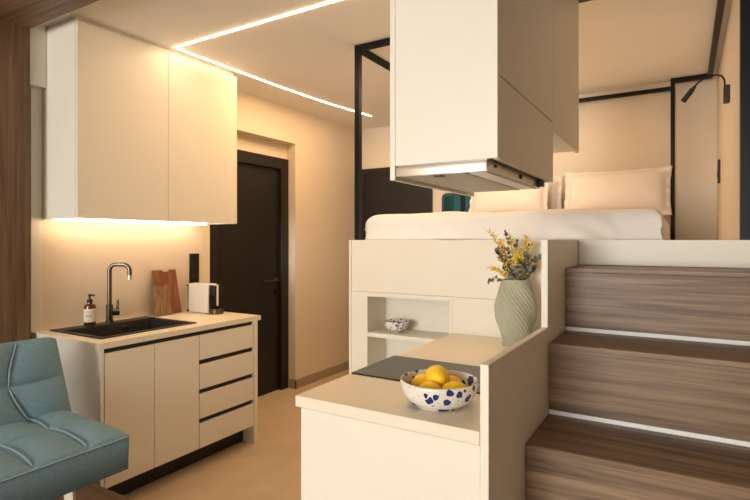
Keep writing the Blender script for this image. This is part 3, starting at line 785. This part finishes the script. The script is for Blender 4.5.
def lemon_root(label):
    t = thing('lemon', (0, 0, 0), label, 'fruit', 'lemons in the large bowl')
    bm = B(); prof = []
    n = 22
    for k in range(n+1):
        a = PI*k/n; x = -math.cos(a); r = math.sin(a)**0.86*0.031
        z = x*0.037
        if k == n: r = 0
        if k == 0: r = 0
        if x > 0.9: z += (x-0.9)*0.06
        if x < -0.93: z += (x+0.93)*0.04
        prof.append((r, z))
    lathe(bm, prof, (0, 0, 0), 30); obj('peel', bm, M['lemon'], t, 'all')
    bm = B(); lathe(bm, [(0, -0.0415), (0.0035, -0.041), (0.005, -0.0385), (0.0, -0.037)], (0, 0, 0), 10); obj('stem_end', bm, M['lemontip'], t, label='greenish stem end')
    return t
def copy_thing(r, label):
    n = r.copy(); C.objects.link(n); n['label'] = label
    for ch in r.children:
        c = ch.copy(); C.objects.link(c); c.parent = n
    return n
l0 = lemon_root('lemon on top of the others in the bowl')
lem = [((-0.704, 1.572, 0.987), (1.45, 0.2, 0.7), None, 1.25),
       ((-0.752, 1.575, 0.955), (1.5, 0.3, -0.6), 'lemon at the left of the bowl', 1.17),
       ((-0.700, 1.512, 0.951), (1.6, 0.1, 1.2), 'lemon at the front of the bowl below the top one', 1.17),
       ((-0.633, 1.545, 0.953), (1.5, -0.1, 2.0), 'lemon at the right of the bowl', 1.17),
       ((-0.668, 1.617, 0.951), (1.5, 0.4, 0.2), 'lemon at the back of the bowl behind the top one', 1.1)]
for p, r, lb_, sc_ in lem:
    o = l0 if lb_ is None else copy_thing(l0, lb_)
    o.location = p; o.rotation_euler = r; o.scale = (sc_,)*3

# ---------------------------------------------------------------- vase and flowers
vc = Vector((-0.745, 2.640, HT))
VH = 0.335
def vr(q):   # radius along height 0..1
    P = [(0, 0.066), (0.06, 0.068), (0.2, 0.079), (0.42, 0.095), (0.6, 0.100), (0.78, 0.093), (0.9, 0.079), (1.0, 0.069)]
    for (a, ra), (b, rb) in zip(P, P[1:]):
        if q <= b:
            s_ = (q-a)/(b-a); s_ = s_*s_*(3-2*s_)*0.4+s_*0.6; return ra+(rb-ra)*s_
    return P[-1][1]
def vmod(a, z):
    q = z/VH; tw = 2.6*q
    e = min(1, q*5)*min(1, (1.03-q)*6)
    return 1+e*(0.065*math.cos(4*(a+tw))+0.085*abs(math.cos(15*(a+tw)))-0.05)
prof = [(0, 0.003), (0.05, 0.0)]+[(vr(k/60), VH*k/60) for k in range(61)]
bm = B(); lathe(bm, prof, vc, 288, vmod)
n = 30
prof2 = [(vr(1)-0.000, VH), (vr(1)-0.005, VH)]+[(vr(1-k/n)*0.93-0.006, VH*(1-k/n)) for k in range(1, n-1)]+[(0, VH*0.06)]
lathe(bm, prof2, vc, 96)
tag(obj('vase', bm, M['vase'], smooth='all', base=vc), 'sage green vase with twisted ribs holding flowers', 'vase')

RV = Vector((0.857, 0.515, 0)); BV = Vector((-0.515, 0.857, 0))
def frame_of(d):
    d = d.normalized(); s_ = d.cross(Vector((0, 0, 1)))
    if s_.length < 1e-3: s_ = Vector((1, 0, 0))
    s_.normalize(); return d, s_, s_.cross(d)
def leaf(bm, p, d, size, wid, fold=0.25):
    d, s_, u_ = frame_of(d); ang = random.uniform(0, 2*PI)
    s2 = s_*math.cos(ang)+u_*math.sin(ang); u2 = d.cross(s2)
    rows = []
    for k in range(6):
        q = k/5; wv = wid*math.sin(PI*min(1, 0.06+q*0.94))**0.7 if k < 5 else 0.001
        c = p+d*size*q+u2*(-0.25*size*q*q)
        rows.append([bm.verts.new(c+s2*wv*e+u2*abs(e)*wv*fold) for e in (-1, 0, 1)])
    for A, D in zip(rows, rows[1:]):
        for i in (0, 1): bm.faces.new((A[i], A[i+1], D[i+1], D[i]))
def curve(p0, p1, p2, n):
    return [p0*(1-q)**2+p1*2*q*(1-q)+p2*q*q for q in [k/n for k in range(n+1)]]
def tip(r, h, b=0): return vc+Vector((0, 0, VH+h*1.2))+RV*r+BV*b
def sprig(kind, tr, th, tb, label, dens=1.0, spread=0.0, sag=0.5):
    inr = RV*(tr*0.18)+BV*(tb*0.3)
    p0 = vc+Vector((0, 0, 0.10))+inr*0.3
    p1 = vc+Vector((0, 0, VH+max(0.02, th)*sag))+inr
    if p1.z < vc.z+VH+0.02: p1.z = vc.z+VH+0.02
    p2 = tip(tr, th, tb)
    pts = curve(p0, p1, p2, 16)
    t = thing(kind, p0, label, 'flowers', 'sprigs in the sage vase')
    bm = B(); tube(bm, pts, [0.0022*(1-0.6*k/16) for k in range(17)], 6); obj('stem', bm, M['stem'], t, 'all')
    vis = [k for k in range(17) if pts[k].z > vc.z+VH+0.004 or (pts[k]-vc).xy.length > 0.08]
    if kind == 'eucalyptus_sprig':
        bm = B()
        for k in vis:
            if k < 6: continue
            d = (pts[min(16, k+1)]-pts[k-1]).normalized()
            for s_ in range(int(2*dens)+1):
                rd = Vector((random.gauss(0, 1), random.gauss(0, 1), random.gauss(0, 1))).normalized()
                ld = (d*0.5+rd).normalized(); sz = random.uniform(0.014, 0.026)*(1+spread)
                leaf(bm, pts[k], ld, sz, sz*0.42)
        obj('leaves', bm, M['euc'], t, 'all')
    else:
        bm = B(); bl = B()
        for k in vis:
            if k < 7: continue
            d = (pts[min(16, k+1)]-pts[k-1]).normalized()
            for s_ in range(int(5*dens)+1):
                rd = Vector((random.gauss(0, 1), random.gauss(0, 1), random.gauss(0, 1))).normalized()
                c = pts[k]+rd*random.uniform(0.004, 0.019)
                r_ = bmesh.ops.create_icosphere(bm, subdivisions=1, radius=random.uniform(0.0034, 0.0056), matrix=Matrix.Translation(c))
            for s_ in range(2):
                rd = Vector((random.gauss(0, 1), random.gauss(0, 1), random.gauss(0, 1))).normalized()
                leaf(bl, pts[k], (d*0.9+rd).normalized(), random.uniform(0.02, 0.035), 0.0022)
        obj('blossoms', bm, M['mim'], t, 'all', label='yellow pompom blossoms'); obj('leaves', bl, M['mimleaf'], t, 'all')
E_, Y_ = 'eucalyptus_sprig', 'mimosa_sprig'
sprig(E_, -0.145, -0.005, -0.03, 'thin eucalyptus sprig drooping out low at the left of the vase', 0.6, 0.1, 3.0)
sprig(E_, -0.105, 0.115, -0.03, 'eucalyptus sprig with broad grey leaves on the left of the bunch', 1.4, 0.5)
sprig(E_, -0.055, 0.200, 0.0, 'tallest eucalyptus sprig at the top of the bunch', 1.0, 0.0)
sprig(E_, 0.018, 0.165, 0.02, 'eucalyptus sprig at top centre right of the tallest one', 1.2, 0.1)
sprig(E_, 0.035, 0.095, -0.06, 'front eucalyptus sprig with broad grey leaves above the vase rim', 1.7, 0.4)
sprig(E_, 0.060, 0.055, -0.03, 'low dense eucalyptus sprig over the right rim of the vase', 1.7, 0.4)
sprig(E_, 0.115, 0.092, 0.0, 'eucalyptus sprig reaching out furthest right of the bunch', 1.0, 0.2)
sprig(E_, 0.100, 0.045, 0.01, 'short eucalyptus sprig low at the right of the bunch', 1.0, 0.2)
sprig(E_, -0.030, 0.045, -0.05, 'short eucalyptus sprig low at the front left of the bunch', 1.0, 0.3)
sprig(Y_, -0.130, 0.198, 0.0, 'yellow mimosa sprig reaching highest left of the bunch', 0.8)
sprig(Y_, -0.120, 0.048, -0.02, 'yellow mimosa sprig stretching out low on the left', 1.1, 0, 1.2)
sprig(Y_, -0.075, 0.165, 0.01, 'yellow mimosa sprig upright in the left of the bunch', 1.5)
sprig(Y_, -0.030, 0.175, -0.01, 'yellow mimosa sprig in the middle of the bunch', 1.3)
sprig(Y_, 0.000, 0.120, -0.04, 'yellow mimosa sprig at the front centre above the vase rim', 1.6)
sprig(Y_, 0.062, 0.178, 0.01, 'yellow mimosa sprig tall on the right of the bunch', 1.0)
sprig(Y_, 0.085, 0.150, 0.0, 'yellow mimosa sprig at the upper right edge of the bunch', 1.1)
sprig(E_, -0.075, 0.150, 0.02, 'slim eucalyptus sprig between the left-hand mimosa', 0.9, 0.0)
sprig(E_, 0.070, 0.140, 0.02, 'slim eucalyptus sprig at the upper right behind the mimosa', 0.9, 0.1)
sprig(Y_, -0.085, 0.095, -0.02, 'yellow mimosa sprig half way up the left side of the bunch', 1.2)
sprig(Y_, 0.030, 0.105, -0.05, 'yellow mimosa sprig at the front just right of centre', 1.3)
sprig(Y_, 0.070, 0.070, -0.02, 'short yellow mimosa sprig between the right-hand eucalyptus', 1.0)
